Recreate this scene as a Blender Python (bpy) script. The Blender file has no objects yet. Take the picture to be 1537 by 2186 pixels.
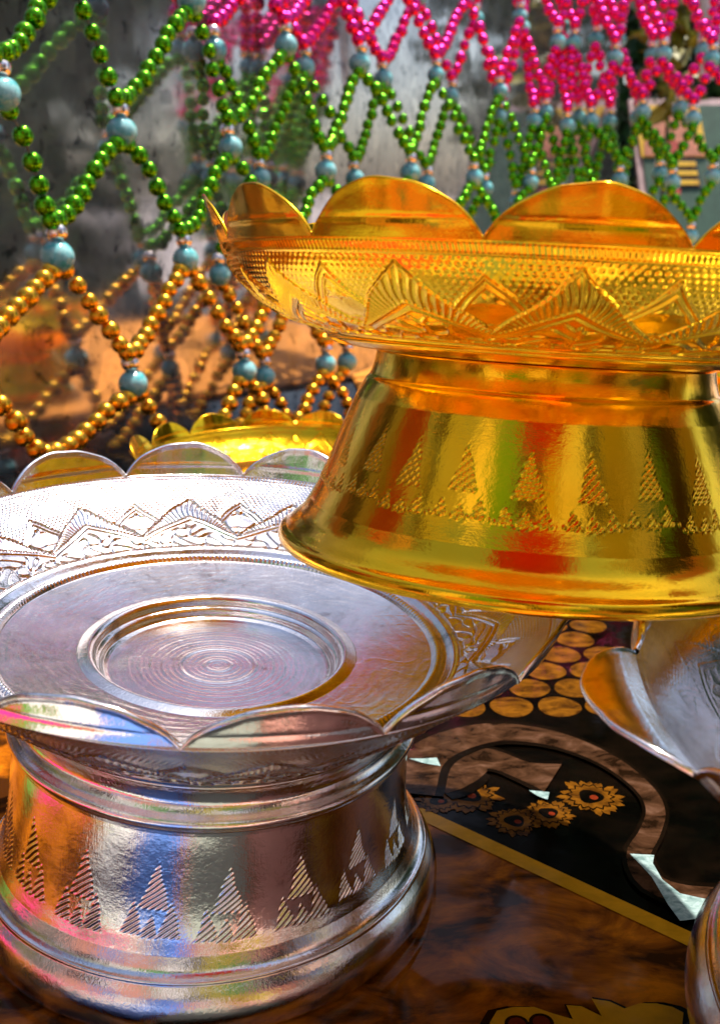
import bpy, bmesh, math, random
import numpy as np
from mathutils import Vector, Matrix, Euler
C = bpy.context.scene
COL = C.collection
R = math.radians
S = 0.01                       # everything below is written in centimetres
random.seed(7); rng = np.random.default_rng(7)

# ------------------------------------------------------------------ camera
CAM_H, PITCH, FPX, CX, CY = 20.6, R(17.0), 2300.0, 768.5, 1093.0
cam_d = bpy.data.cameras.new('camera'); cam = bpy.data.objects.new('camera', cam_d); COL.objects.link(cam)
cam.location = (0, 0, CAM_H*S); cam.rotation_euler = (math.pi/2 - PITCH, 0, 0)
cam_d.sensor_fit = 'VERTICAL'; cam_d.sensor_height = 24.0; cam_d.lens = 24.0*FPX/2186.0
cam_d.clip_start = 0.005; cam_d.clip_end = 400
cam_d.dof.use_dof = True; cam_d.dof.focus_distance = 0.30; cam_d.dof.aperture_fstop = 15
C.camera = cam

# ------------------------------------------------------------------ sky, sun, exposure
SUN = Vector((0.22, 0.26, 0.94)).normalized()
w = bpy.data.worlds.new('World'); C.world = w; w.use_nodes = True
nt = w.node_tree; nt.nodes.clear()
sky = nt.nodes.new('ShaderNodeTexSky'); sky.sky_type = 'NISHITA'; sky.sun_disc = False
sky.sun_elevation = math.asin(SUN.z); sky.sun_rotation = math.atan2(SUN.x, SUN.y)
sky.dust_density = 2.5; sky.ozone_density = .6
bg = nt.nodes.new('ShaderNodeBackground'); bg.inputs['Strength'].default_value = 0.12
ow = nt.nodes.new('ShaderNodeOutputWorld')
nt.links.new(sky.outputs[0], bg.inputs[0]); nt.links.new(bg.outputs[0], ow.inputs[0])
sl = bpy.data.lights.new('sun', 'SUN'); sl.energy = 3.5; sl.angle = R(0.5); sl.color = (1, .95, .86)
so = bpy.data.objects.new('sun', sl); COL.objects.link(so)
so.rotation_euler = SUN.to_track_quat('Z', 'Y').to_euler(); so.location = SUN*3
C.view_settings.view_transform = 'Standard'; C.view_settings.look = 'None'
C.view_settings.exposure = 0.8; C.view_settings.gamma = 1
C.view_settings.use_curve_mapping = False
C.render.engine = 'CYCLES'
C.cycles.max_bounces = 10; C.cycles.glossy_bounces = 7; C.cycles.transmission_bounces = 8
C.cycles.caustics_reflective = False; C.cycles.caustics_refractive = False
C.cycles.sample_clamp_indirect = 6

# ------------------------------------------------------------------ pixel -> place helpers (source pixels of a 1537x2186 frame)
def ray(x, y):
    u, v = (x-CX)/FPX, (y-CY)/FPX
    return Vector((u, math.cos(PITCH)-v*math.sin(PITCH), -math.sin(PITCH)-v*math.cos(PITCH)))
def on_z(x, y, z=0.0):
    d = ray(x, y); t = (z-CAM_H)/d.z
    return Vector((0, 0, CAM_H)) + d*t
def at_depth(x, y, D):         # D measured along the camera axis
    return Vector((0, 0, CAM_H)) + ray(x, y)*D

# ------------------------------------------------------------------ node helpers
class NT:
    def __init__(s, name):
        s.m = bpy.data.materials.new(name); s.m.use_nodes = True
        s.t = s.m.node_tree; s.b = s.t.nodes['Principled BSDF']; s.out = s.t.nodes['Material Output']
    def n(s, typ, **kw):
        nd = s.t.nodes.new(typ)
        for k, v in kw.items():
            if k in nd.inputs.keys(): nd.inputs[k].default_value = v
            else: setattr(nd, k, v)
        return nd
    def l(s, a, b): s.t.links.new(a, b)
    def set(s, **kw):
        for k, v in kw.items(): s.b.inputs[k.replace('_', ' ')].default_value = v
    def coord(s, scale=(1, 1, 1)):
        tc = s.n('ShaderNodeTexCoord'); mp = s.n('ShaderNodeMapping'); mp.inputs['Scale'].default_value = scale
        s.l(tc.outputs['Object'], mp.inputs[0]); return mp.outputs[0]
    def noise(s, vec, scale, detail=4, rough=.55, dist=0):
        nd = s.n('ShaderNodeTexNoise'); nd.inputs['Scale'].default_value = scale
        nd.inputs['Detail'].default_value = detail; nd.inputs['Roughness'].default_value = rough
        nd.inputs['Distortion'].default_value = dist
        s.l(vec, nd.inputs['Vector']); return nd.outputs['Fac']
    def ramp(s, fac, stops, interp='LINEAR'):
        r = s.n('ShaderNodeValToRGB'); r.color_ramp.interpolation = interp
        el = r.color_ramp.elements
        while len(el) < len(stops): el.new(0.5)
        for e, (p, c) in zip(el, stops):
            e.position = p; e.color = (*c, 1) if len(c) == 3 else c
        s.l(fac, r.inputs[0]); return r.outputs[0]
    def bump(s, h, strength, dist, prev=None):
        b = s.n('ShaderNodeBump'); b.inputs['Strength'].default_value = strength; b.inputs['Distance'].default_value = dist
        s.l(h, b.inputs['Height'])
        if prev is not None: s.l(prev, b.inputs['Normal'])
        return b.outputs[0]
    def math(s, op, a, b=None):
        m = s.n('ShaderNodeMath', operation=op)
        s.l(a, m.inputs[0])
        if b is not None:
            if isinstance(b, (int, float)): m.inputs[1].default_value = b
            else: s.l(b, m.inputs[1])
        return m.outputs[0]

def gold_mat():
    k = NT('gold_metal'); v = k.coord()
    k.set(Metallic=1.0)
    a = k.noise(v, 25, 3); col = k.ramp(a, [(.3, (1.0, .46, .008)), (.7, (1.0, .60, .022))]); k.l(col, k.b.inputs['Base Color'])
    r = k.noise(v, 60, 4); rr = k.ramp(r, [(.35, (.09,)*3), (.75, (.20,)*3)]); k.l(rr, k.b.inputs['Roughness'])
    b = k.bump(k.noise(v, 40, 2), .25, .0016)
    sc_ = k.noise(k.coord((1, 1, 14)), 260, 3, .7)
    b = k.bump(k.noise(v, 420, 3, .7), .28, .0002, b); b = k.bump(sc_, .08, .0002, b); k.l(b, k.b.inputs['Normal'])
    return k.m
def silver_mat():
    k = NT('silver_metal'); v = k.coord()
    k.set(Metallic=1.0)
    a = k.noise(v, 30, 4); col = k.ramp(k.noise(v, 55, 7, .72, .4), [(.30, (.42, .38, .36)), (.42, (.78, .76, .76)), (.7, (.93, .93, .95))]); k.l(col, k.b.inputs['Base Color'])
    v2 = k.coord((1, 1, 5))
    r = k.noise(v, 70, 5); rr = k.ramp(r, [(.35, (.07,)*3), (.75, (.18,)*3)]); k.l(rr, k.b.inputs['Roughness'])
    b = k.bump(k.noise(v, 38, 2), .25, .0016)
    b = k.bump(k.noise(v, 380, 4, .75), .36, .00026, b)
    b = k.bump(k.noise(k.coord((12, 12, 1)), 120, 3, .7), .15, .0003, b)
    k.l(b, k.b.inputs['Normal'])
    return k.m
def metal_bead(name, c, rough=.14):
    k = NT(name); k.set(Metallic=1.0, Roughness=rough, Base_Color=(*c, 1)); v = k.coord()
    b = k.bump(k.noise(v, 220, 2), .12, .0003); k.l(b, k.b.inputs['Normal'])
    oi = k.n('ShaderNodeObjectInfo'); return k.m
def flat(name, c, rough=.6, **kw):
    k = NT(name); v = k.coord(); a = k.noise(v, kw.pop('scale', 40), 5)
    d = kw.pop('var', .25)
    lo = tuple(x*(1-d) for x in c); hi = tuple(min(1, x*(1+d)) for x in c)
    k.l(k.ramp(a, [(.3, lo), (.7, hi)]), k.b.inputs['Base Color']); k.set(Roughness=rough, **kw)
    return k.m

M = {}
M['gold'] = gold_mat(); M['silver'] = silver_mat()
M['green'] = metal_bead('green_bead_metal', (.11, .40, .012), .12)
M['pink'] = metal_bead('pink_bead_metal', (.95, .03, .28), .2)
M['bead_gold'] = metal_bead('gold_bead_metal', (.85, .42, .03), .24)
M['cap'] = metal_bead('cap_bead_metal', (.98, .86, .82), .14)
M['thread'] = flat('thread', (.25, .2, .12))
def glass():
    k = NT('teal_glass'); v = k.coord()
    k.l(k.ramp(k.noise(v, 160, 4, .7), [(.35, (.06, .62, .66)), (.6, (.50, .96, .97))]), k.b.inputs['Base Color'])
    k.set(Roughness=.08, Transmission_Weight=.18, IOR=1.5)
    k.l(k.bump(k.noise(v, 250, 2), .4, .0006), k.b.inputs['Normal']); return k.m
M['glass'] = glass()

# ------------------------------------------------------------------ mesh helpers
def tag(o, label=None, cat=None, group=None, kind=None):
    if label: o['label'] = label
    if cat: o['category'] = cat
    if group: o['group'] = group
    if kind: o['kind'] = kind
    return o
def empty(name, loc=(0, 0, 0), rot=None):
    o = bpy.data.objects.new(name, None); COL.objects.link(o); o.location = Vector(loc)*S
    o.empty_display_size = .01
    if rot is not None: o.rotation_euler = rot
    return o
def np_mesh(name, V, F, mat, parent=None, smooth=True, mats=None, midx=None):
    me = bpy.data.meshes.new(name)
    V = np.asarray(V, dtype=np.float32)*S; 
    if isinstance(F, np.ndarray):
        F = F.astype(np.int32); nf = len(F)
        me.vertices.add(len(V)); me.vertices.foreach_set('co', V.ravel())
        me.loops.add(nf*4); me.loops.foreach_set('vertex_index', F.ravel())
        me.polygons.add(nf); me.polygons.foreach_set('loop_start', np.arange(nf, dtype=np.int32)*4)
        me.polygons.foreach_set('loop_total', np.full(nf, 4, dtype=np.int32))
        me.update(calc_edges=True)
    else:
        me.from_pydata([tuple(v) for v in V], [], F); me.update()
    me.polygons.foreach_set('use_smooth', np.full(len(me.polygons), smooth))
    for m in (mats or [mat]): me.materials.append(m)
    if midx is not None: me.polygons.foreach_set('material_index', np.asarray(midx, dtype=np.int32))
    o = bpy.data.objects.new(name, me); COL.objects.link(o)
    if parent: o.parent = parent
    return o
def grid_faces(nu, nv, wrap=False, base=0, flip=False):
    iu = np.arange(nu if wrap else nu-1); jv = np.arange(nv-1)
    I, J = np.meshgrid(iu, jv, indexing='ij'); I2 = (I+1) % nu
    f = np.stack([I*nv+J, I2*nv+J, I2*nv+J+1, I*nv+J+1], -1).reshape(-1, 4) + base
    return f[:, ::-1] if flip else f
def catmull(pts, n):
    P = np.array(pts, float)
    if len(P) == 2:
        t = np.linspace(0, 1, n)[:, None]; return P[0]*(1-t)+P[1]*t
    Q = np.vstack([2*P[0]-P[1], P, 2*P[-1]-P[-2]]); out = []
    for i in range(len(P)-1):
        p0, p1, p2, p3 = Q[i:i+4]; t = np.linspace(0, 1, 24, endpoint=False)[:, None]
        out.append(.5*((2*p1)+(-p0+p2)*t+(2*p0-5*p1+4*p2-p3)*t*t+(-p0+3*p1-3*p2+p3)*t**3))
    D = np.vstack(out+[P[-1:]])
    s = np.r_[0, np.cumsum(np.linalg.norm(np.diff(D, axis=0), axis=1))]
    q = np.linspace(0, s[-1], n)
    return np.c_[np.interp(q, s, D[:, 0]), np.interp(q, s, D[:, 1])]

def lathe(name, sections, nt_, mat, parent, phase=0.0):
    """sections: (control points (r,z), samples, height function h(theta, s01, r) or None); order runs up the outside, down the inside"""
    prof = []; meta = []
    for k, (pts, n, fn) in enumerate(sections):
        c = catmull(pts, n)
        if k: c = c[1:]
        prof.append(c); s = np.linspace(0, 1, n)[(1 if k else 0):]; meta.append((len(c), s, fn))
    P = np.vstack(prof); th = np.arange(nt_)*2*np.pi/nt_ + phase
    d = np.gradient(P, axis=0); L = np.linalg.norm(d, axis=1)+1e-9
    N = np.c_[d[:, 1], -d[:, 0]]/L[:, None]
    H = np.zeros((nt_, len(P))); a = 0
    for (n, s, fn) in meta:
        if fn is not None: H[:, a:a+n] = fn(th[:, None]-phase, s[None, :], P[a:a+n, 0][None, :])
        a += n
    # slow dents so the spun metal is not perfectly round
    w_ = 0.012*np.sin(3*th+1.1)+0.008*np.sin(5*th+.4)+0.006*np.sin(8*th+2)
    rr = np.maximum(P[None, :, 0]*(1+w_[:, None]*.25) + H*N[None, :, 0], .004); zz = P[None, :, 1] + H*N[None, :, 1]
    V = np.stack([rr*np.sin(th)[:, None], -rr*np.cos(th)[:, None], zz], -1).reshape(-1, 3)
    return np_mesh(name, V, grid_faces(nt_, len(P), True), mat, parent)

# ------------------------------------------------------------------ repousse patterns (real relief, heights in cm)
def sm(x, e=.25): return 1/(1+np.exp(-np.clip(x/e*4, -40, 40)))
def bowl_relief(npet, W=3.5, L=3.4, amp=.034):
    def f(th, s, r):
        p = (th*npet/(2*np.pi)) % 1.0 - .5          # 0 under the middle of a petal
        s = np.broadcast_to(s, (p.shape[0], s.shape[1])); X = p*W + 0*s; Y = s*L
        k = np.floor(th*npet/(2*np.pi)); 
        wob = .05*np.sin(3.1*k+X*2)+.04*np.sin(5*Y+k*1.7)
        X = X+wob; aX = np.abs(X)
        outer = 2.92-1.12*aX-Y; inner = 1.98-.62*aX-Y
        sector = sm(outer, .1)*(1-sm(inner, .1))
        phi = np.arctan2(Y-.1, X)
        ticks = np.maximum(0, np.sin(phi*86))
        h = sector*(.35+.75*ticks)
        h += .7*np.exp(-(outer/.05)**2)+.8*np.exp(-(inner/.05)**2)+.7*np.exp(-((inner-.24)/.05)**2)
        core = sm(inner-.36, .08)
        v = np.abs(np.sin(6.2*X+1.6*np.sin(5.1*Y+k))+np.sin(7.3*Y+1.7*np.sin(4.7*X+1+k)))
        h += core*1.2*np.exp(-(v/.33)**2)
        out = 1-sm(outer, .1)
        dots = np.maximum(0, np.sin(2*np.pi*X/.15+np.pi*np.floor(Y/.13))*np.sin(np.pi*Y/.13)**2)
        X3 = W/2-aX; dia = 2.75-1.25*X3-Y
        m3 = sm(dia, .08)*sm(Y-1.35, .1)
        h += out*(1-m3)*.6*np.abs(dots)*(.6+.4*np.sin(3*X+k)*np.sin(4*Y+k))*sm(Y-1.2, .1)
        h += out*(1.0*np.exp(-((dia)/.05)**2)+.9*np.exp(-((dia-.25)/.05)**2))*sm(Y-1.3, .1)
        h += out*m3*.9*np.exp(-((np.abs(np.sin(5*X3+2.2*Y)+np.cos(6*Y-3*X3)))/.35)**2)*sm(dia-.35, .08)
        h += (1-sm(Y-1.25, .1))*out*.8*np.maximum(0, np.sin(14*Y+9*X3))
        edge = sm(Y-.22, .05)*sm(L-.3-Y, .05)
        rope = np.maximum(0, np.sin(th*npet*34+Y*9))*(.7+.3*np.sin(th*37))
        h = h*edge + (1-sm(Y-.2, .04))*sm(Y-.04, .03)*(.3+rope)*.7 + sm(Y-(L-.26), .04)*sm(L-.05-Y, .03)*(.2+.5*rope)
        h += 1.1*np.exp(-((Y-.22)/.03)**2)+.45*np.exp(-((Y-(L-.27))/.03)**2)
        return amp*h
    return f
def tri(X, Y, cx, y0, w_, hh):
    # signed inside measure of an upright triangle
    return np.minimum(Y-y0, (1-(Y-y0)/hh)*w_-np.abs(X-cx))
def foot_relief(count, z0, z1, zr, gold, W, amp=.019):
    """triangle clusters between heights; s runs 0..1 over heights zr"""
    def f(th, s, r):
        p = (th*count/(2*np.pi)) % 1.0 - .5; k = np.floor(th*count/(2*np.pi))
        X = p*W + 0*s; Y = zr[0]+(zr[1]-zr[0])*s + 0*p; T = z1-z0
        Y = Y+.07*np.sin(2.3*k+.5); X = X+.06*np.sin(4.1*k)+.06*np.sin(k*1.7)*(Y-z0)+.018*np.sin(9*Y+k)
        if gold:
            d = np.maximum.reduce([tri(X, Y, .04, z0+.58, .33, .98), tri(X, Y, -.42, z0, .17, .40), tri(X, Y, .02, z0-.03, .17, .38), tri(X, Y, .44, z0+.02, .17, .44)])
        else:
            d = np.maximum.reduce([tri(X, Y, .02, z0+.66, .38, 1.18), tri(X, Y, -.50, z0, .25, .78), tri(X, Y, .46, z0-.02, .27, .84), tri(X, Y, -.03, z0-.05, .21, .52)])
        ins = sm(d, .06)
        hat = np.sin((X*(.85)+Y*-1.0)*2*np.pi/(.165+.02*np.sin(k*2)) + k)
        cr = np.sin((X*1.3+Y*1.0)*2*np.pi/.24)
        h = ins*(.1+.85*np.maximum(-.6, hat)*(1 if not gold else .75+.25*np.sign(cr)))
        if gold:
            h += .6*np.maximum(0, np.sin(2*np.pi*X/.17))*np.maximum(0, np.sin(2*np.pi*(Y-z0)/.22))*sm(Y-z0+.05, .03)*sm(z0+.24-Y, .03)
        return amp*h
    return f
def disc_relief(th, s, r):
    return .30*(.010*np.sin(r*2*np.pi/.17+.6*np.sin(r*3))*np.exp(-(r/2.6)**4) + .005*np.sin(r*2*np.pi/.36)) + .012*np.exp(-((r-.35)/.1)**2) + .012*np.exp(-((r-1.1)/.06)**2) + 0*th
def flange_relief(th, s, r):
    X = th*r; 
    v = np.sin(9*X*.35+3*np.sin(r*3+th*7))+np.sin(r*8+2*np.sin(th*11)); 
    return .0035*np.exp(-(v/.3)**2) + .0012*np.sin(r*2*np.pi/.3)

def petal(name, half, Rn, zN, hp, Rp, mat, parent, ang, thick=.07, lip=.03, nf=64, nt_=22, lean=0.0, seed=0, share=None):
    if share is not None:
        o = bpy.data.objects.new(name, share); COL.objects.link(o); o.parent = parent; o.rotation_euler = (0, 0, ang); return o
    f = np.sin(np.linspace(-1, 1, nf)*np.pi/2); t = np.linspace(0, 1, nt_)
    hf = np.maximum(hp*(1-np.abs(f)**2.05)**.78, .03); Fm, Tm = np.meshgrid(f, t, indexing='ij')
    Hh = hf[:, None]*Tm; u = Hh/hp
    jx = (.02*np.sin(5*Fm+seed)+.008*np.sin(17*Fm+seed*2))*u
    hf = hf*(1+.025*np.sin(4*f+seed)+.01*np.sin(13*f+seed*3)); Hh = hf[:, None]*Tm; u = Hh/hp
    r = Rn + (Rp-Rn)*u + .05*u**3 + .10*(1-Fm**2)*u*(1-u) + jx
    r = r - .03*np.exp(-((Hh-.34)/.06)**2)*(1-Fm**2)
    z = zN + Hh*math.cos(lean); r = r + Hh*math.sin(lean)*1.0
    if lean: z = z + .28*np.sin(np.pi*np.clip(u, 0, 1))*(.5)
    a = Fm*half
    P = np.stack([r*np.sin(a), -r*np.cos(a), z], -1)
    du = np.gradient(P, axis=0); dv = np.gradient(P, axis=1); N = np.cross(du, dv); N /= np.linalg.norm(N, axis=-1, keepdims=True)+1e-12
    dist = (1-Tm)*hf[:, None]; th = thick + lip*np.exp(-(dist/.09)**2)
    O = P + N*th[..., None]*.5; I = P - N*th[..., None]*.5
    n = nf*nt_; V = [O.reshape(-1, 3), I.reshape(-1, 3)]
    F = [grid_faces(nf, nt_), grid_faces(nf, nt_, base=n, flip=True)]
    # rolled top edge
    up = dv[:, -1]; up = up/(np.linalg.norm(up, axis=-1, keepdims=True)+1e-12)
    strip = []
    for q in np.linspace(0, np.pi, 6):
        strip.append(P[:, -1] + (N[:, -1]*np.cos(q) + up*np.sin(q))*th[:, -1][:, None]*.5)
    strip = np.stack(strip, 1); V.append(strip.reshape(-1, 3)); F.append(grid_faces(nf, 6, base=2*n))
    bs = np.stack([I[:, 0], O[:, 0]], 1); V.append(bs.reshape(-1, 3)); F.append(grid_faces(nf, 2, base=2*n+nf*6))
    o = np_mesh(name, np.vstack(V), np.vstack(F), mat, parent); o.rotation_euler = (0, 0, ang); return o

NP = 14
def tray_gold(root, phase):
    W = 2*math.pi*7.2/NP
    rel = bowl_relief(NP, W, 3.4, .042)
    sec = [([(.01, 5.10), (4.2, 5.12), (5.40, 5.22)], 30, None),
           ([(5.40, 5.22), (5.62, 5.35), (5.60, 5.44), (5.66, 5.52)], 14, None),
           ([(5.66, 5.52), (6.9, 5.90), (7.9, 6.66), (8.40, 7.47)], 190, rel),
           ([(8.40, 7.47), (8.405, 7.50), (8.37, 7.515), (8.33, 7.50)], 6, None),
           ([(8.33, 7.50), (7.8, 6.75), (6.8, 6.15), (5.5, 5.98)], 110, lambda th, s, r: -rel(th, 1-s, r)*.9),
           ([(5.5, 5.98), (5.36, 6.05), (5.22, 5.98), (4.4, 5.80), (3.55, 5.74), (3.42, 5.80), (3.32, 5.72), (3.24, 5.42), (3.05, 5.30)], 60, None),
           ([(3.05, 5.30), (.01, 5.26)], 60, disc_relief)]
    b = lathe('bowl', sec, 1950, M['gold'], root, phase)
    frel = foot_relief(24, 1.75, 3.35, (1.2, 3.9), True, 2*math.pi*5.4/24)
    sec = [([(6.40, .10), (6.50, .02), (6.60, .06), (6.64, .20), (6.58, .36), (6.44, .46), (6.30, .60), (6.05, .85), (5.83, 1.2)], 60, None),
           ([(5.83, 1.2), (5.55, 1.8), (5.3, 2.5), (5.05, 3.2), (4.78, 3.9)], 150, frel),
           ([(4.78, 3.9), (4.55, 4.35), (4.46, 4.45), (4.36, 4.75), (4.30, 5.09)], 30, None),
           ([(4.30, 5.09), (4.22, 5.09)], 3, None),
           ([(4.22, 5.09), (4.6, 4.0), (5.1, 2.6), (5.6, 1.4), (6.0, .7), (6.40, .10)], 50, None)]
    lathe('pedestal', sec, 1900, M['gold'], root, phase)
    lathe('added_foot_plate', [([(.01, .22), (3, .21), (5.8, .20), (6.25, .26), (6.3, .36), (5.8, .34), (.01, .36)], 60, None)], 300, M['gold'], root, phase)  # added plate closing the hollow foot so the tray below mirrors gold
    for i in range(NP):
        a = phase + (i+.5)*2*math.pi/NP
        petal('petal', math.pi/NP*.997, 8.37, 7.495, 1.04*random.uniform(.96, 1.04), 8.56+random.uniform(-.08, .08)+(.22 if i in (10, 11) else 0), M['gold'], root, a, .07, .012, seed=i*1.7)
def tray_silver(root, phase, bent=None, share=None, worn=1.0, nth=1950):
    """share: a finished silver tray whose meshes are reused"""
    if share is not None:
        for ch in share.children:
            if ch.name.split('.')[0] in ('bowl', 'pedestal'):
                c = ch.copy(); COL.objects.link(c); c.parent = root; c.rotation_euler = (0, 0, phase-share['phase'])
        pass
    else:
        W = 2*math.pi*8.0/NP
        rel = bowl_relief(NP, W, 4.4, .036*worn)
        sec = [([(.01, 6.30), (5.0, 6.32), (5.74, 6.42)], 30, None),
               ([(5.74, 6.42), (5.96, 6.50), (6.0, 6.62), (6.12, 6.72)], 14, None),
               ([(6.12, 6.72), (7.2, 7.60), (8.4, 8.66), (9.50, 9.66)], 170, rel),
               ([(9.50, 9.66), (9.51, 9.68), (9.47, 9.70), (9.43, 9.68)], 6, None),
               ([(9.43, 9.68), (8.6, 9.05), (7.6, 8.30), (6.75, 7.82)], 200, lambda th, s, r: -rel(th, 1-s, r)*1.75),
               ([(6.75, 7.82), (6.55, 7.66), (6.44, 7.72), (6.33, 7.78), (6.22, 7.72), (6.14, 7.60)], 40, lambda th, s, r: .012*np.sin(th*260)*np.exp(-((r-6.33)/.12)**2)),
               ([(6.14, 7.60), (5.0, 7.42), (3.98, 7.30)], 60, flange_relief),
               ([(3.98, 7.30), (3.80, 7.36), (3.64, 7.38), (3.52, 7.28), (3.48, 7.12), (3.40, 7.06), (3.34, 7.0), (3.28, 6.84), (3.14, 6.78)], 60, None),
               ([(3.14, 6.78), (.01, 6.74)], 110, disc_relief)]
        lathe('bowl', sec, nth, M['silver'], root, phase)
        frel = foot_relief(19, 2.3, 4.4, (1.9, 5.0), False, 2*math.pi*5.85/19)
        sec = [([(6.60, .10), (6.75, .02), (6.90, .10), (6.97, .38), (6.94, .72), (6.80, 1.10), (6.62, 1.38)], 60, None),
               ([(6.62, 1.38), (6.60, 1.46), (6.50, 1.50), (6.36, 1.62), (6.2, 1.9)], 24, None),
               ([(6.2, 1.9), (6.02, 2.4), (5.88, 3.1), (5.80, 4.0), (5.76, 5.0)], 180, frel),
               ([(5.76, 5.0), (5.78, 5.15), (5.92, 5.30), (5.90, 5.46), (5.72, 5.62), (5.62, 5.82), (5.66, 6.1), (5.74, 6.34)], 60, None),
               ([(5.74, 6.34), (5.64, 6.34)], 3, None),
               ([(5.64, 6.34), (5.5, 6.0), (5.68, 5.4), (5.7, 4.0), (5.9, 2.4), (6.3, 1.4), (6.60, .10)], 50, None)]
        lathe('pedestal', sec, nth-50, M['silver'], root, phase)
        ped = [c for c in root.children if c.name.startswith('pedestal')][0]
        sh = None
    root['phase'] = phase
    for i in range(NP):
        a = phase + (i+.5)*2*math.pi/NP
        if bent is not None and i in (NP-1, NP-2):
            petal('petal', math.pi/NP*.997, 9.46, 9.68, .35, 9.5, M['silver'], root, a, .09, .05, lean=R(-90), seed=5)
        elif bent == i:
            petal('petal', math.pi/NP*.997, 9.46, 9.68, 1.1, 9.6, M['silver'], root, a, .09, .05, lean=R(78), seed=3)
        else:
            petal('petal', math.pi/NP*.997, 9.46, 9.68, 1.06*random.uniform(.93, 1.06), 9.74+random.uniform(-.12, .12), M['silver'], root, a, .09, .06, seed=i*2.3)

# ------------------------------------------------------------------ setting: ground, table, wall
def box(name, c, d, mat, parent=None, rot=0.0, bev=0.0):
    bm = bmesh.new(); bmesh.ops.create_cube(bm, size=1)
    for v in bm.verts: v.co = Vector((v.co.x*d[0], v.co.y*d[1], v.co.z*d[2]))*S
    if bev: bmesh.ops.bevel(bm, geom=bm.edges[:], offset=bev*S, segments=2, affect='EDGES')
    me = bpy.data.meshes.new(name); bm.to_mesh(me); bm.free(); me.materials.append(mat)
    o = bpy.data.objects.new(name, me); COL.objects.link(o); o.location = Vector(c)*S; o.rotation_euler = (0, 0, rot)
    if parent: o.parent = parent
    return o
k = NT('ground_concrete'); v = k.coord()
k.l(k.ramp(k.noise(v, 3, 8), [(.3, (.34, .28, .25)), (.7, (.50, .43, .39))]), k.b.inputs['Base Color']); k.set(Roughness=.9)
g = np_mesh('ground', [(-6000, -6000, -75), (6000, -6000, -75), (6000, 6000, -75), (-6000, 6000, -75)], [(0, 1, 2, 3)], k.m, smooth=False)
tag(g, kind='structure')

# table: lacquered printed top, very glossy
def table_mat(name, stops, scale=38):
    k = NT(name); v = k.coord((1, 1.6, 1))
    a = k.noise(v, scale, 6, .62, .6)
    k.l(k.ramp(a, stops), k.b.inputs['Base Color'])
    k.l(k.ramp(k.noise(k.coord(), 30, 6, .7), [(.35, (.02,)*3), (.7, (.13,)*3)]), k.b.inputs['Coat Roughness'])
    k.set(Roughness=.35, Coat_Weight=.5, Coat_Roughness=.03, Coat_IOR=1.38, Specular_IOR_Level=0.0)
    k.l(k.bump(k.noise(k.coord(), 35, 3), .12, .0012), k.b.inputs['Coat Normal'])
    return k.m
M['t_brown'] = table_mat('print_brown', [(.40, (.06, .016, .002)), (.52, (.36, .09, .004)), (.66, (.78, .22, .006))])
M['t_black'] = table_mat('print_black', [(.4, (.001, .0008, .0005)), (.8, (.008, .004, .002))])
M['t_gold'] = table_mat('print_gold', [(.3, (.60, .27, .008)), (.7, (.80, .36, .012))], 120)
M['t_amber'] = table_mat('print_amber', [(.35, (.04, .013, .002)), (.65, (.21, .075, .005))], 130)
M['t_red'] = table_mat('print_red', [(.3, (.12, .012, .004)), (.7, (.22, .03, .008))], 30)
M['t_refl'] = table_mat('painted_reflection', [(.38, (.012, .005, .002)), (.55, (.07, .03, .014)), (.72, (.15, .075, .045))], 90)  # brown of a tray mirrored in the lacquer, painted as flat colour
M['t_black2'] = table_mat('reflection_outline', [(.4, (.004, .002, .001)), (.8, (.012, .006, .003))])
M['t_glint'] = table_mat('painted_glint', [(.35, (.16, .26, .25)), (.65, (.48, .62, .60))], 260)  # pale glints mirrored in the lacquer, painted as flat colour
M['wood'] = flat('table_wood', (.16, .08, .04))
tab = empty('table', (10, 60, 0)); tag(tab, 'glossy dark table top printed with orange, black and gold motifs, under all the trays', 'table')
def top_rel(o): o.parent = tab; o.location = -tab.location + o.location; return o
top_rel(box('tabletop', (-30, 90, -1.5), (190, 560, 3.0), M['t_brown'], bev=.3))
for x in (-115, 55):
    for y in (-160, 340):
        top_rel(box('leg', (x, y, -39), (7, 7, 71.9), M['wood'], bev=.4))
# printed pattern and painted reflections: thin sheets on the lacquer, one mesh
PV, PF, PMi = [], [], []
def poly(pts, z, mi):
    b = len(PV); PV.extend([(p[0], p[1], z) for p in pts]); PF.append(tuple(range(b, b+len(pts)))); PMi.append(mi)
L0, L1 = on_z(935, 1755), on_z(1480, 2010); dl = (L1-L0).normalized(); nl = Vector((dl.y, -dl.x, 0))
if nl.y > 0: nl = -nl
A_, B_ = L0-dl*60, L1+dl*60
far = -nl*160
poly([A_, B_, B_+far, A_+far], .012, 0)
def band(a, b, w_, z, mi):
    d = (b-a).normalized(); n = Vector((-d.y, d.x, 0))*w_/2; poly([a-n, b-n, b+n, a+n], z, mi)
band(A_, B_, .62, .024, 1)
def blob(c, r0, z, mi, n=40, spikes=0, amp=0, sx=1, sy=1, rot=0):
    pts = []
    for i in range(n):
        a = i*2*math.pi/n; r = r0*(1+amp*(abs((a*spikes/math.pi) % 2-1)*2-1)) if spikes else r0*(1+amp*math.sin(3*a+c.x))
        x, y = r*math.cos(a)*sx, r*math.sin(a)*sy
        pts.append(c+Vector((x*math.cos(rot)-y*math.sin(rot), x*math.sin(rot)+y*math.cos(rot), 0)))
    poly(pts, z, mi)
# lattice of round cells behind the silver tray's rim
c0 = on_z(1178, 1470)
for i in range(-5, 8):
    for j in range(-1, 12):
        c = c0+Vector((i*1.95+(j % 2)*.97, j*1.7-1.7, 0))
        if c.x < c0.x+3.6 and c.y > c0.y-3: blob(c, .88, .024, 2, amp=.03)
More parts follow.
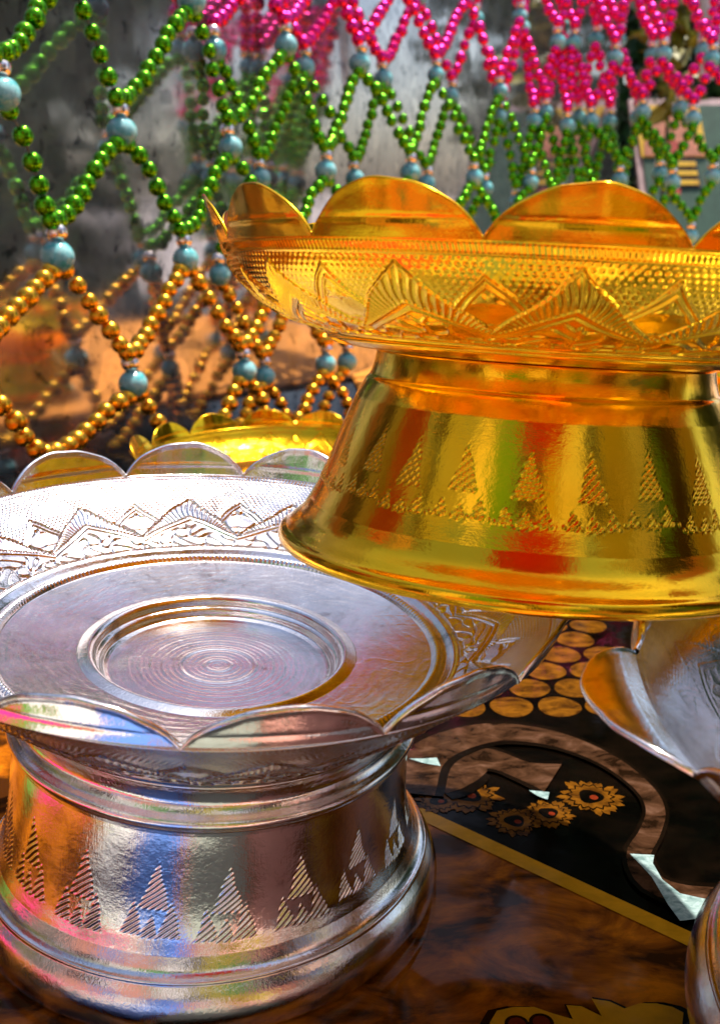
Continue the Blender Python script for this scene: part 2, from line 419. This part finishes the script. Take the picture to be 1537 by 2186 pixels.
# flowers with toothed edges
for fi_, (px, py, r0) in enumerate(((1260, 1703, 1.25), (1098, 1755, 1.0), (1170, 1738, .95), (1000, 1700, 1.3), (935, 1712, .9))):
    c = on_z(px, py)
    z = .024+fi_*.002
    for q in range(26):            # ragged petals round a dark eye
        an = q*2*math.pi/26+rng.uniform(-.1, .1); rr_ = r0*rng.uniform(.72, 1.0)
        e_ = Vector((math.cos(an), math.sin(an), 0)); t_ = Vector((-e_.y, e_.x, 0))
        poly([c+e_*r0*.45-t_*r0*.09, c+e_*rr_*.85-t_*r0*.10, c+e_*rr_, c+e_*rr_*.85+t_*r0*.10, c+e_*r0*.45+t_*r0*.09], z+q*.0006, 2)
    blob(c, r0*.62, z+.020, 0, n=60, spikes=15, amp=.12); blob(c, r0*.56, z+.024, 2, n=60, spikes=15, amp=.10)
    blob(c, r0*.34, z+.028, 0, n=30, amp=.1); blob(c+Vector((.1, -.06, 0)), r0*.12, z+.032, 3, n=16)
# flame leaf at the bottom edge
fl = [(1045, 2186), (1060, 2160), (1095, 2152), (1140, 2152), (1180, 2166), (1222, 2178), (1208, 2148), (1240, 2150), (1284, 2172), (1262, 2134), (1300, 2140),
      (1332, 2155), (1365, 2144), (1400, 2144), (1435, 2152), (1458, 2164), (1455, 2190), (1400, 2240), (1280, 2275), (1150, 2270), (1060, 2240)]
def fan(px_pts, z, mi, grow=1.0):
    P = [on_z(*p) for p in px_pts]; c = sum(P, Vector())/len(P)
    poly([c+(q-c)*grow for q in P], z, mi)
fan(fl, .024, 0, 1.10); fan(fl, .036, 1)
for (px, py) in ((1155, 2186), (1103, 2190)): blob(on_z(px, py), .32, .048, 0, n=24); blob(on_z(px, py), .22, .060, 3, n=24)
PM = 4
def ribbon(path, w0, z, mi):
    c = catmull(path, 60); n = len(c); d = np.gradient(c, axis=0); d /= np.linalg.norm(d, axis=1, keepdims=True); nn = np.c_[-d[:, 1], d[:, 0]]
    for i in range(n-1):
        wa_, wb_ = (w0*(.8+.35*math.sin(q*.09+1)) for q in (i, i+1))
        poly([c[i]-nn[i]*wa_, c[i+1]-nn[i+1]*wb_, c[i+1]+nn[i+1]*wb_, c[i]+nn[i]*wa_], z, mi)
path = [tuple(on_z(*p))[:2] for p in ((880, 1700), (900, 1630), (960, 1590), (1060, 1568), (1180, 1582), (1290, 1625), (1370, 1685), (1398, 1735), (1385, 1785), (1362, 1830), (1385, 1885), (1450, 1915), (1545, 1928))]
ribbon(path, 1.0, .110, 5); ribbon(path, .72, .116, 4)  # right tray's curved reflection, painted with a dark outline
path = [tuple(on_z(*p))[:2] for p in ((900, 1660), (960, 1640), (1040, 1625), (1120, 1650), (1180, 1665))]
ribbon(path, 1.7, .094, 5); ribbon(path, 1.3, .100, 4)  # fills the painted reflection inside the curve
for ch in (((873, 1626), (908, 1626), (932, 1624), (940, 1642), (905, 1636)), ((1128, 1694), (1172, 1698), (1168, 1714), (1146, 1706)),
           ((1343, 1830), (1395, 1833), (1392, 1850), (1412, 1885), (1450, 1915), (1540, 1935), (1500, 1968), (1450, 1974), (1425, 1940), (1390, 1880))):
    poly([on_z(*p) for p in ch][::-1], .135, 6)  # bright mirrored scraps painted as patches
# slim branches and small leaves scattered over the black field
for i in range(26):
    c = on_z(1150, 1500)+Vector((rng.uniform(-6, 16), rng.uniform(4, 40), 0))
    blob(c, rng.uniform(.5, 1.2), .084+i*.003, int(rng.integers(1, 3)), sx=1, sy=.4, rot=rng.uniform(0, 3))
pr = np_mesh('print_and_reflections', PV, PF, None, tab, smooth=False, mats=[M['t_black'], M['t_gold'], M['t_amber'], M['t_red'], M['t_refl'], M['t_black2'], M['t_glint']], midx=PMi)
pr.location = -tab.location

# ------------------------------------------------------------------ curtain line and the galvanised wall behind it
def curtain_D(x):
    return float(np.interp(x, [-400, -150, 10, 100, 265, 500, 700, 870, 1065, 1200, 1320, 1450, 1600], [44, 50, 56, 60, 67, 79, 92, 104, 117, 122, 123, 121, 118]))
k = NT('galvanised_sheet'); v = k.coord()
vo = k.n('ShaderNodeTexVoronoi'); vo.inputs['Scale'].default_value = 55; k.l(v, vo.inputs['Vector'])
sp = k.ramp(vo.outputs['Color'], [(.0, (.42, .43, .46)), (.5, (.58, .57, .60)), (1, (.76, .74, .75))])
bl = k.noise(v, 75, 6, .7, .5)
sepn = k.ramp(bl, [(.37, (.10, .11, .14)), (.43, (.8, .8, .82)), (.7, (1, 1, 1))])
mx = k.n('ShaderNodeMix', data_type='RGBA', blend_type='MULTIPLY'); mx.inputs[0].default_value = .8
k.l(sp, mx.inputs[6]); k.l(sepn, mx.inputs[7]); k.l(mx.outputs[2], k.b.inputs['Base Color'])
k.set(Metallic=.9)
k.l(k.ramp(k.noise(v, 25, 5), [(.3, (.04,)*3), (.8, (.13,)*3)]), k.b.inputs['Roughness'])
b = k.bump(k.noise(v, 9, 2), .25, .002); b = k.bump(vo.outputs['Distance'], .06, .0004, b); k.l(b, k.b.inputs['Normal'])
M['galv'] = k.m
wd = Vector((1, 2.36, 0)).normalized(); wn = Vector((wd.y, -wd.x, 0))
base = Vector((-17.4, 62.8, 0)) - wn*6.0
wa, wb = base-wd*70, base+wd*205
WT = 52
pts = []; outline = []
for t_, z in ((0, 0), (275, 0), (275, 120), (112, 120), (82, 56), (60, 50), (0, 50)): outline.append((wa+wd*t_, z+.02))  # right end raised out of view, shutting sky out of the table's reflections
for off in (0, -1.0):
    for (p, z) in outline: q = p+wn*off; pts.append((q.x, q.y, z))
n_ = len(outline)
wall = np_mesh('metal_wall', pts, [tuple(range(n_)), tuple(range(n_, 2*n_))[::-1]]+[(i, n_+i, n_+(i+1) % n_, (i+1) % n_) for i in range(n_)], M['galv'], smooth=False)
tag(wall, 'mottled grey galvanised metal sheet standing behind the bead curtain', 'wall')

# ------------------------------------------------------------------ bead curtain
nodes = {}
def N_(name, x, y): nodes[name] = (x, y)
for i, (x, y) in enumerate([(540, -125), (700, -80), (850, -45), (1000, -12), (1108, 35), (1200, 55), (1275, 85), (1318, 85), (1395, 118), (1500, 110), (1600, 120)]): N_(f'A{i}', x, y)
for i, (x, y) in enumerate([(150, -55), (410, 2), (605, 97), (772, 135), (932, 160), (1065, 195), (1160, 240), (1232, 250), (1300, 260), (1355, 250), (1455, 232), (1570, 245)]): N_(f'B{i}', x, y)
for i, (x, y) in enumerate([(10, 200), (265, 280), (497, 315), (697, 365), (870, 368), (1015, 380), (1130, 390), (1197, 420), (1262, 430), (1325, 430), (1412, 372), (1525, 378)]): N_(f'C{i}', x, y)
for i, (x, y) in enumerate([(128, 548), (392, 553), (610, 565), (780, 545), (935, 530), (1072, 520), (1160, 520), (1228, 520), (1292, 515), (1370, 510), (1470, 505)]): N_(f'D{i}', x, y)
for i, (x, y) in enumerate([(-45, 810), (277, 818), (517, 792), (697, 777), (855, 750), (1005, 720)]): N_(f'E{i}', x, y)
for i, (x, y) in enumerate([(115, 1040), (405, 1050), (608, 1000), (775, 960)]): N_(f'F{i}', x, y)
N_('Cm', -250, 170); N_('Dm', -150, 545); N_('Bm', -130, -80)
links = []
def Lk(a, b, c): links.append((a, b, c))
for i in range(11):
    if f'B{i+1}' in nodes and i+1 < 12: Lk(f'A{i}', f'B{i+1}', 'pink')
    if i+2 < 12: Lk(f'A{i}', f'B{i+2}', 'pink')
for i in range(12):
    Lk(f'B{i}', f'C{i}', 'green')
    if i+1 < 12: Lk(f'B{i}', f'C{i+1}', 'green')
Lk('Bm', 'C0', 'green'); Lk('Cm', 'Dm', 'green')
for i in range(11):
    Lk(f'C{i}', f'D{i}', 'green'); Lk(f'C{i+1}', f'D{i}', 'green')
for i in range(6):
    if i-1 >= 0: Lk(f'D{i-1}', f'E{i}', 'gold')
    Lk(f'D{i}', f'E{i}', 'gold')
Lk('Dm', 'E0', 'gold')
for i in range(4):
    Lk(f'E{i}', f'F{i}', 'gold'); Lk(f'E{i+1}', f'F{i}', 'gold')
# strands rising out of the top row
tops = {}
for i in range(11):
    x, y = nodes[f'A{i}']; g = 90 if x < 1000 else 42
    tops[f'T{i}a'] = (x-g, y-170+(40 if x > 1200 else 0)); tops[f'T{i}b'] = (x+g*.8, y-170+(40 if x > 1200 else 0))
    Lk(f'T{i}a', f'A{i}', 'pink'); Lk(f'T{i}b', f'A{i}', 'pink')
tops['U0'] = (60, -300); tops['U1'] = (330, -260); tops['U2'] = (480, -240)
Lk('U0', 'B0', 'pink'); Lk('U1', 'B0', 'pink'); Lk('U1', 'B1', 'pink'); Lk('U2', 'B1', 'pink'); Lk('A0', 'B1', 'pink') if False else None

def uv_sphere(nu, nv, r, sx=1, sz=1, ribs=0):
    V, F = [], []
    for j in range(nv+1):
        ph = math.pi*j/nv
        for i in range(nu):
            a = 2*math.pi*i/nu; rr = r*math.sin(ph)*(1+(.06*math.cos(ribs*a) if ribs else 0))
            V.append((rr*math.cos(a)*sx, rr*math.sin(a)*sx, r*math.cos(ph)*sz))
    for j in range(nv):
        for i in range(nu): F.append((j*nu+i, (j+1)*nu+i, (j+1)*nu+(i+1) % nu, j*nu+(i+1) % nu))
    return np.array(V), np.array(F)
def mesh_only(name, V, F, mat):
    o = np_mesh(name, V, F, mat); me = o.data; bpy.data.objects.remove(o); return me
def drilled(r):                    # bead with small drilled ends, along local z
    V, F = uv_sphere(20, 14, r); V = V.copy()
    cap = np.abs(V[:, 2]) > r*.93; V[cap, 2] = np.sign(V[cap, 2])*r*.90
    return V, F
RB = {'green': .58, 'gold': .60, 'pink': .62}
BM = {}
for c, m in (('green', 'green'), ('gold', 'bead_gold'), ('pink', 'pink')):
    V, F = drilled(RB[c]); BM[c] = (mesh_only('bead', V, F, M[m]), V, F)
GV, GF = uv_sphere(22, 16, .90, 1, .98, ribs=9); GME = mesh_only('glass_bead', GV, GF, M['glass'])
KV, KF = uv_sphere(18, 12, .58, 1, .95, ribs=8); KME = mesh_only('cap_bead', KV, KF, M['cap'])

def child(name, me, loc, parent, ploc, rot=None, scale=1):
    o = bpy.data.objects.new(name, me); COL.objects.link(o); o.parent = parent
    o.location = (loc-ploc)*S
    if rot is not None: o.rotation_mode = 'QUATERNION'; o.rotation_quaternion = rot
    o.scale = (scale,)*3; return o
def build_net(cur, shift, merge_all):
    CL = cur.location/S
    wnn = wn
    knot = {}
    for nm, (x, y) in nodes.items():
        D = curtain_D(x); p = at_depth(x, y, D); p = p + wnn*random.uniform(-.25, .35) + shift; knot[nm] = p
    for nm, (x, y) in tops.items(): knot[nm] = at_depth(x, y, curtain_D(x)) + shift
    up = Vector((0, 0, 1))
    XM = 560 if merge_all else -9999
    for nm in nodes:
        if nodes[nm][0] < XM: continue
        p = knot[nm]; q = Euler((random.uniform(-.12, .12), random.uniform(-.12, .12), random.uniform(0, 6))).to_quaternion()
        gb = child('glass_bead', GME, p, cur, CL, q, random.uniform(.93, 1.06))
        cp = bpy.data.objects.new('cap_bead', KME); COL.objects.link(cp); cp.parent = gb
        cp.location = Vector((0, 0, 1.30))*S
    strands = []
    for (a, b, c) in links:
        if min((nodes.get(a) or tops[a])[0], (nodes.get(b) or tops[b])[0]) < XM: continue
        pa = knot[a] - (up*.75 if a in nodes else Vector()); pb = knot[b] + (up*2.0 if b in nodes else Vector())
        side = 1 if pb.x > pa.x else -1
        off = (wd*side*.55)
        p0 = pa+off*1.0; p3 = pb-off*.75
        L = (p3-p0).length
        j1, j2 = random.uniform(.0, .13), random.uniform(.02, .13)
        p1 = p0 + (p3-p0)*.33 + Vector((0, 0, j1*L)) + off*random.uniform(.4, 1.1); p2 = p0+(p3-p0)*.7 - Vector((0, 0, j2*L)) - off*random.uniform(0, .5)
        def bz(t): return p0*(1-t)**3+p1*3*t*(1-t)**2+p2*3*t*t*(1-t)+p3*t**3
        sp_ = 2*RB[c]*.99; n = max(3, int(round(L*1.01/sp_))+1)
        P = [bz(i/(n-1))+wnn*random.uniform(-.14, .14)+wd*random.uniform(-.05, .05)+Vector((0, 0, random.uniform(-.07, .07))) for i in range(n)]
        depth = (pa.y+pb.y)/2; inview = max(pa.z, pb.z)
        strands.append((depth, a, b, c, P))
    strands.sort(key=lambda s_: s_[0])
    used = {'green': 0, 'gold': 0, 'pink': 0}
    for (depth, a, b, c, P) in strands:
        mid = P[len(P)//2]; V, F = [], []
        th_v, th_f = [], []
        for i, p in enumerate(P):           # thread
            for kx in range(4):
                an = kx*math.pi/2; th_v.append(p-mid+Vector((math.cos(an)*.06, 0, math.sin(an)*.06)))
            if i:
                for kx in range(4): th_f.append(((i-1)*4+kx, (i-1)*4+(kx+1) % 4, i*4+(kx+1) % 4, i*4+kx))
        indiv = not merge_all and used[c]+len(P) <= 100 and not (b.startswith('F') or a in ('Cm', 'Bm', 'Dm'))
        quats = []
        for i in range(len(P)):
            t = P[min(i+1, len(P)-1)]-P[max(i-1, 0)]; quats.append(t.to_track_quat('Z', 'Y'))
        if indiv:
            used[c] += len(P)
            o = np_mesh('bead_strand', [tuple(v_) for v_ in th_v], th_f, M['thread'], cur); o.location = (mid-CL)*S
            for p, q in zip(P, quats): child('bead', BM[c][0], p, o, mid, q, random.uniform(.88, 1.06))
        else:
            allv = [np.array([tuple(v_) for v_ in th_v])]; allf = [np.array(th_f)]; mi = [np.zeros(len(th_f))]; nb = len(th_v)
            for p, q in zip(P, quats):
                Mx = np.array(q.to_matrix()); vv = BM[c][1]*random.uniform(.88, 1.06) @ Mx.T + np.array(p-mid)
                allv.append(vv); allf.append(BM[c][2]+nb); mi.append(np.ones(len(BM[c][2]))); nb += len(vv)
            o = np_mesh('bead_strand', np.vstack(allv), np.vstack(allf), None, cur, mats=[M['thread'], BM[c][0].materials[0]], midx=np.concatenate(mi))
            o.location = (mid-CL)*S
cur = empty('bead_curtain', tuple(at_depth(700, 300, curtain_D(700))))
tag(cur, 'hanging net of shiny pink, green and gold beads knotted with teal glass beads', 'bead curtain')
build_net(cur, Vector((0, 0, 0)), False)
sh2 = -wn*3.8-wd*4.4+Vector((0, 0, -.6))
cur2 = empty('bead_curtain', tuple(at_depth(700, 300, curtain_D(700))+sh2))  # added net, thickens the beads where the wall mirrors the front one
tag(cur2, 'shorter second net of pink and green beads added behind the right half to thicken the reflections', 'bead curtain')
build_net(cur2, sh2, True)

# ------------------------------------------------------------------ trays
def pose(tx, ty): return (Matrix.Rotation(R(tx), 4, 'X') @ Matrix.Rotation(R(ty), 4, 'Y')).to_euler()
GS = 1.06
gt = empty('gold_pedestal_tray', (4.448*GS, 27.297*GS, 20.6-9.4*GS), pose(-5.975, 3.28)); gt.scale = (GS,)*3
tag(gt, 'large gold embossed pedestal tray with rounded petals, tilted on the rims of the silver trays', 'pedestal tray')
tray_gold(gt, -.321)
sg = empty('gold_pedestal_tray', (-4.4, 56.0, 0)); sg.scale = (.885,)*3
tag(sg, 'small yellow gold petal-rimmed tray in the background behind the left silver tray', 'pedestal tray')
for ch in list(gt.children):
    c = ch.copy(); COL.objects.link(c); c.parent = sg
sg.rotation_euler = (0, 0, .25)
for (gx, gy, ga, lb) in ((15, 86, .9, 'gold petal-rimmed tray added unseen behind the large gold tray, nearer the wall'), (30, 96, 1.7, 'gold petal-rimmed tray added unseen behind the large gold tray, nearer the poster')):
    g3 = empty('gold_pedestal_tray', (gx, gy, .5), (0, 0, ga)); g3.scale = (.885,)*3; tag(g3, lb, 'pedestal tray')  # unseen trays added to put gold in the wall's reflection
    for ch in list(gt.children):
        c = ch.copy(); COL.objects.link(c); c.parent = g3
oc = box('added_orange_cloth', (30, 100, .25), (58, 84, .4), flat('added_orange_table_cloth', (.80, .28, .02), .8), bev=.15, rot=.1)  # added to give the wall's lower part an amber reflection
tag(oc, 'orange cloth added unseen behind the large gold tray for an amber reflection', 'cloth')
st = empty('silver_pedestal_tray', (-4.621, 28.899, .42), pose(1.485, 4.158))
tag(st, 'silver pedestal tray in the left foreground with round sunken centre and scalloped petal rim', 'pedestal tray', 'silver pedestal trays')
tray_silver(st, .036)
bpy.context.view_layer.update()
pst = [c for c in st.children if c.name.startswith('pedestal')][0]
n_ = len(pst.data.vertices); co = np.empty(n_*3, dtype=np.float32); pst.data.vertices.foreach_get('co', co); co = co.reshape(-1, 3)
Rm = np.array(st.rotation_euler.to_matrix()); lift = np.array([0, 0, .42*S])
wgt = np.clip(co[:, 2:3]/(6.3*S), 0, 1); wgt = wgt*wgt*(3-2*wgt)
world_ = co*(1-wgt)+(co@Rm.T+lift)*wgt           # the foot stands level while the bowl leans
pst.data.vertices.foreach_set('co', ((world_-lift)@Rm).astype(np.float32).ravel()); pst.data.update()
SS = 1.0
s2 = empty('silver_pedestal_tray', (14.804, 20.564, .825), pose(6.504, 2.073)); s2.scale = (SS,)*3
tag(s2, 'silver pedestal tray cut off by the right edge, with one petal bent outwards', 'pedestal tray', 'silver pedestal trays')
tray_silver(s2, -1.757, bent=0, worn=.16, nth=900)

# ------------------------------------------------------------------ right background: poster, hanging cloth, plant
M['p_pink'] = flat('poster_frame', (.62, .42, .40), .5); M['p_yel'] = flat('poster_yellow', (.95, .50, .02), .5)
M['p_red'] = flat('poster_red', (.5, .05, .03), .5); M['p_blk'] = flat('poster_black', (.01, .01, .01), .5); M['p_grn'] = flat('poster_green', (.04, .10, .06), .5)
M['p_ros'] = flat('poster_rose', (.62, .22, .12), .5)
PD = 235.
def pp(x, y): return at_depth(x, y, PD)
o0 = pp(1530, 300); o0.z = 0
po = empty('poster', tuple(o0)); tag(po, 'pink framed yellow poster with black stripes standing behind the beads at right', 'poster')
def px2(x, y):  # poster plane local coordinates (vertical plane at o0.y)
    d = ray(x, y); t = o0.y/d.y; p = Vector((0, 0, CAM_H))+d*t; return (p.x-o0.x, p.z)
def slab(name, pts, y0, th, mat):
    P = [px2(*p) for p in pts]; n = len(P)
    V = [(x, y0, z) for x, z in P]+[(x, y0+th, z) for x, z in P]
    F = [tuple(range(n))[::-1] if False else tuple(range(n)), tuple(range(n, 2*n))[::-1]]+[(i, n+i, n+(i+1) % n, (i+1) % n) for i in range(n)]
    o = np_mesh(name, V, F, mat, po, smooth=False); return o
po.rotation_euler = (-R(30), 0, 0); po.scale = (1, 1, 1.13); po.location.y -= 16*S; po.location.x -= 2*S
zb = 575
slab('frame', [(1370, zb), (1700, zb), (1700, 195), (1378, 195)], .4, 1.2, M['p_pink'])
slab('picture', [(1386, zb-12), (1690, zb-12), (1690, 212), (1390, 212)], .1, .25, M['p_grn'])
slab('picture', [(1386, 330), (1526, 330), (1526, 213), (1386, 213)], -.12, .2, M['p_yel'])
slab('picture', [(1392, 328), (1520, 328), (1508, 280), (1460, 232), (1400, 275)], -.34, .2, M['p_ros'])
slab('picture', [(1435, 322), (1475, 322), (1470, 302), (1455, 292), (1440, 300)], -.5, .14, M['p_red'])
for i, y in enumerate((342, 362, 382)):
    slab('stripe', [(1424, y+9), (1498, y+9), (1498, y-1), (1424, y-1)], -.34, .2, M['p_yel'])
slab('stripe_ground', [(1420, 398), (1502, 398), (1502, 330), (1420, 330)], -.12, .2, M['p_blk'])
slab('emblem', [(1444, 378), (1456, 378), (1456, 336), (1444, 336)], -.5, .14, M['p_blk'])
slab('red_mark', [(1430, 416), (1455, 412), (1458, 400), (1434, 400)], -.3, .2, M['p_red'])

M['cloth'] = flat('pale_cloth', (.62, .70, .76), .5)
hc = at_depth(1508, 90, 150)
prof = []
for t in np.linspace(0, 1, 24):
    y = -220+t*390; wv = 40-14*t if t < .6 else 31.6-(t-.6)*38
    prof.append((y, wv))
V, F = [], []
for (y, wv) in prof:
    for q in np.linspace(0, 2*np.pi, 20, endpoint=False):
        p = at_depth(1512+wv*math.cos(q), y, 150)-hc
        V.append((p.x, math.sin(q)*(.9+.25*math.cos(3*q))*wv/30, p.z+.0))
n = 20
F = [(i*n+j, i*n+(j+1) % n, (i+1)*n+(j+1) % n, (i+1)*n+j) for i in range(len(prof)-1) for j in range(n)]+[tuple(range(n))[::-1], tuple(range((len(prof)-1)*n, len(prof)*n))]
hcl = np_mesh('hanging_cloth', V, F, M['cloth']); hcl.location = hc*S
tag(hcl, 'pale blue-white cloth hanging in a taper at the top right corner', 'hanging cloth')

def leaf_mat(name, a, b):
    k = NT(name); oi = k.coord(); k.l(k.ramp(k.noise(oi, 12, 3), [(.35, a), (.65, b)]), k.b.inputs['Base Color']); k.set(Roughness=.45); return k.m
M['leaf'] = leaf_mat('leaf_green', (.015, .05, .012), (.05, .12, .02)); M['leafy'] = leaf_mat('leaf_yellow', (.20, .20, .02), (.42, .36, .03))
M['bark'] = flat('bark', (.08, .05, .03))
def leaves(name, c, rad, count, size, mat, parent, seed):
    r_ = np.random.default_rng(seed); V, F = [], []
    for i in range(count):
        while True:
            q = r_.uniform(-1, 1, 3)
            if 0.15 < np.linalg.norm(q) < 1 and (math.sin(q[0]*5+seed)+math.sin(q[2]*6+1)+math.cos(q[1]*5)) > -.9: break
        p = np.array(c)+q*np.array(rad); d = r_.normal(size=3); d /= np.linalg.norm(d); e = np.cross(d, r_.normal(size=3)); e /= np.linalg.norm(e); l = size*r_.uniform(.6, 1.3)
        f_ = np.cross(d, e)
        b = len(V); V += [p, p+d*l*.5+e*l*.22+f_*l*.05, p+d*l, p+d*l*.5-e*l*.22+f_*l*.05]; F.append((b, b+1, b+2, b+3))
    return np_mesh(name, V, F, mat, parent, smooth=False)
def bush(loc, rad, h, count, size, label, seed, mat='leaf', group=None, name='bush'):
    t = empty(name, loc); tag(t, label, 'bush', group)
    V, F = [], []
    r_ = np.random.default_rng(seed)
    for s_ in range(5):
        a = r_.uniform(0, 6.28); x, y = math.cos(a)*rad*.35, math.sin(a)*rad*.35
        for i in range(5):
            z = h*i/4*.9; rr = (1-i/5)*rad*.05+.4
            for q in range(6): V.append((x*i/4+rr*math.cos(q*1.047), y*i/4+rr*math.sin(q*1.047), z))
            if i:
                b0 = len(V)-12
                for q in range(6): F.append((b0+q, b0+(q+1) % 6, b0+6+(q+1) % 6, b0+6+q))
    np_mesh('trunk', V, F, M['bark'], t)
    leaves('crown', (0, 0, h*.58), (rad, rad, h*.5), count, size, M[mat], t, seed)
bush((165, 455, -75), 110, 440, 9000, 19, 'dark green tree-like bush beyond the poster at the far right', 3)  # foliage made tall so the table mirrors leaves instead of sky
bush((300, 210, -75), 100, 300, 5200, 17, 'dark green bush added out of view right of the table to darken reflections', 8)  # unseen bush, added to darken what the metal wall mirrors
bush((-20, 420, -75), 120, 150, 3000, 18, 'wide dark green bush far behind the metal wall', 5)
# yellow-green potted cutting seen between the beads
yl = at_depth(1432, 100, 215)
t = empty('yellow_plant', (yl.x, yl.y, 0)); tag(t, 'tall yellow-green leafy cutting beside the poster behind pink beads', 'plant')
V, F = [], []
for i in range(9):
    for q in range(6): V.append((math.sin(i*.5)*.5+.35*math.cos(q*1.047), .35*math.sin(q*1.047), i*7.2))
    if i:
        b0 = len(V)-12
        for q in range(6): F.append((b0+q, b0+(q+1) % 6, b0+6+(q+1) % 6, b0+6+q))
np_mesh('stem', V, F, M['bark'], t)
leaves('foliage', (0, 0, 49), (3.6, 3, 17), 130, 6.5, M['leafy'], t, 11)

# ------------------------------------------------------------------ cloths, boxes and lantern added out of view to colour the metal's reflections
def added_crate(c, d, mat, label, rot=0):
    o = box('added_box', (c[0], c[1], c[2]+d[2]/2), d, mat, rot=rot, bev=min(d)*.06); tag(o, label, 'box'); return o
def added_cloth_panel(x, y, w_, z0, z1, mat, label, rot=0):
    nx, nz = 24, 10; V = []; 
    for th in (0, .25):
        for i in range(nx):
            for j in range(nz):
                a = i/(nx-1)-.5; V.append((a*w_, .035*w_*math.sin(a*16+x)*(1-.5*j/nz)+th, z0+(z1-z0)*j/(nz-1)))
    V = np.array(V); n = nx*nz
    F = np.vstack([grid_faces(nx, nz), grid_faces(nx, nz, base=n, flip=True)])
    o = np_mesh('added_cloth_banner', V, F, mat); o.location = (x*S, y*S, 0); o.rotation_euler = (0, 0, rot); tag(o, label, 'cloth'); return o  # banner added behind the camera as a coloured reflection source
cm = lambda n, c: flat(n, c, .8, var=.12)
M['c_salmon'] = cm('added_salmon_cloth', (.70, .32, .24)); M['c_olive'] = cm('added_grey_green_cloth', (.32, .34, .27)); M['c_blue'] = cm('added_blue_cloth', (.12, .26, .68))
M['c_pink'] = cm('added_hot_pink_cloth', (.85, .02, .22)); M['c_green'] = cm('added_leaf_green_cloth', (.09, .30, .03)); M['c_red'] = cm('added_scarlet_cloth', (.85, .05, .01))
M['c_dark'] = cm('added_dark_brown_cloth', (.035, .018, .012)); M['c_orange'] = cm('added_orange_cloth', (.75, .26, .02)); M['c_yel'] = cm('added_olive_yellow_cloth', (.5, .42, .04)); M['c_white'] = cm('added_white_cloth', (.8, .78, .74))
names = {'c_pink': 'hot pink', 'c_green': 'leaf green', 'c_dark': 'dark brown', 'c_salmon': 'salmon', 'c_blue': 'blue', 'c_olive': 'grey-green', 'c_yel': 'olive yellow', 'c_orange': 'orange', 'c_red': 'scarlet', 'c_white': 'white'}
tiers = [(66, 0.3, 24, ['c_olive', 'c_green', 'c_dark', 'c_salmon', 'c_blue', 'c_white', 'c_salmon', 'c_olive', 'c_salmon', 'c_white', 'c_yel', 'c_dark', 'c_salmon', 'c_olive', 'c_dark', 'c_salmon', 'c_green', 'c_orange']),
         (84, 14, 62, ['c_white', 'c_olive', 'c_salmon', 'c_dark', 'c_white', 'c_salmon', 'c_olive', 'c_white', 'c_dark', 'c_yel', 'c_green', 'c_salmon', 'c_dark', 'c_white', 'c_blue', 'c_green', 'c_dark', 'c_yel']),
         (100, 50, 120, ['c_salmon', 'c_dark', 'c_olive', 'c_white', 'c_green', 'c_dark', 'c_yel', 'c_white', 'c_dark', 'c_yel', 'c_white', 'c_dark', 'c_salmon'])]
for ti, (RAD, z0, z1, seq) in enumerate(tiers):
    ws = [1+.45*math.sin(i*2.7+ti) for i in range(len(seq))]; tot = sum(ws); acc = 0
    for i, m_ in enumerate(seq):
        mid = acc+ws[i]/2; acc += ws[i]
        a = math.radians(165+210*mid/tot)      # from the left, behind the camera, to the right
        added_cloth_panel(2+RAD*math.cos(a), 14+RAD*math.sin(a), 2*RAD*math.sin(math.radians(210*ws[i]/tot)/2)*.97, z0, z1-8+8*math.sin(i*2.1), M[m_],
                    f'{names[m_]} cloth added out of view to colour the reflections', rot=a+math.pi/2)['group'] = f'{names[m_]} cloths added for reflections'
mats_ = [('c_pink', -27, -19, 22, 27), ('c_green', -27, -18, 27.8, 30), ('c_olive', -60, -26, -10, 19), ('c_salmon', -70, -42, 21, 48), ('c_pink', -24, -17, 2, 19), ('c_green', -16.5, -14.5, 4, 18), ('c_white', -14, -11, 0, 20), ('c_blue', -10.5, -6, -6, 21), ('c_olive', -5.5, -.5, -12, 21),
         ('c_salmon', 0, 4.5, -4, 21), ('c_white', 5, 8, -2, 18), ('c_salmon', 9, 15, -14, 8), ('c_blue', -20, -12, -22, -3), ('c_white', 16, 26, -20, 6), ('c_red', -10, -4, -18, -8)]  # mats added to tile the silver foot with coloured reflections
for (m_, x0, x1, y0, y1) in mats_:
    o = box('added_cloth_mat', ((x0+x1)/2, (y0+y1)/2, .16), (x1-x0, y1-y0, .3), M[m_], bev=.1)
    tag(o, f'{names[m_]} cloth mat added out of view on the near table for reflections', 'cloth', f'{names[m_]} cloth mats added for reflections')
V, F = uv_sphere(32, 20, 19, 1, .8, ribs=16)
lan = np_mesh('added_lantern', V, F, M['c_red']); lan.location = Vector((1, -12, 66))*S; tag(lan, 'scarlet round paper lantern added out of view to put red in the reflections', 'lantern')  # added above the camera for a red spot on the gold foot
added_crate((-12, -4, 0), (8, 6, 6), M['c_blue'], 'blue box added before the cloths for reflections', .3)
added_crate((12, -8, 0), (9, 7, 5), M['c_yel'], 'olive yellow box added before the cloths for reflections', -.2)  # both boxes are unseen, added for their mirrored colour

print('verts', sum(len(o.data.vertices) for o in C.objects if o.type == 'MESH'), )
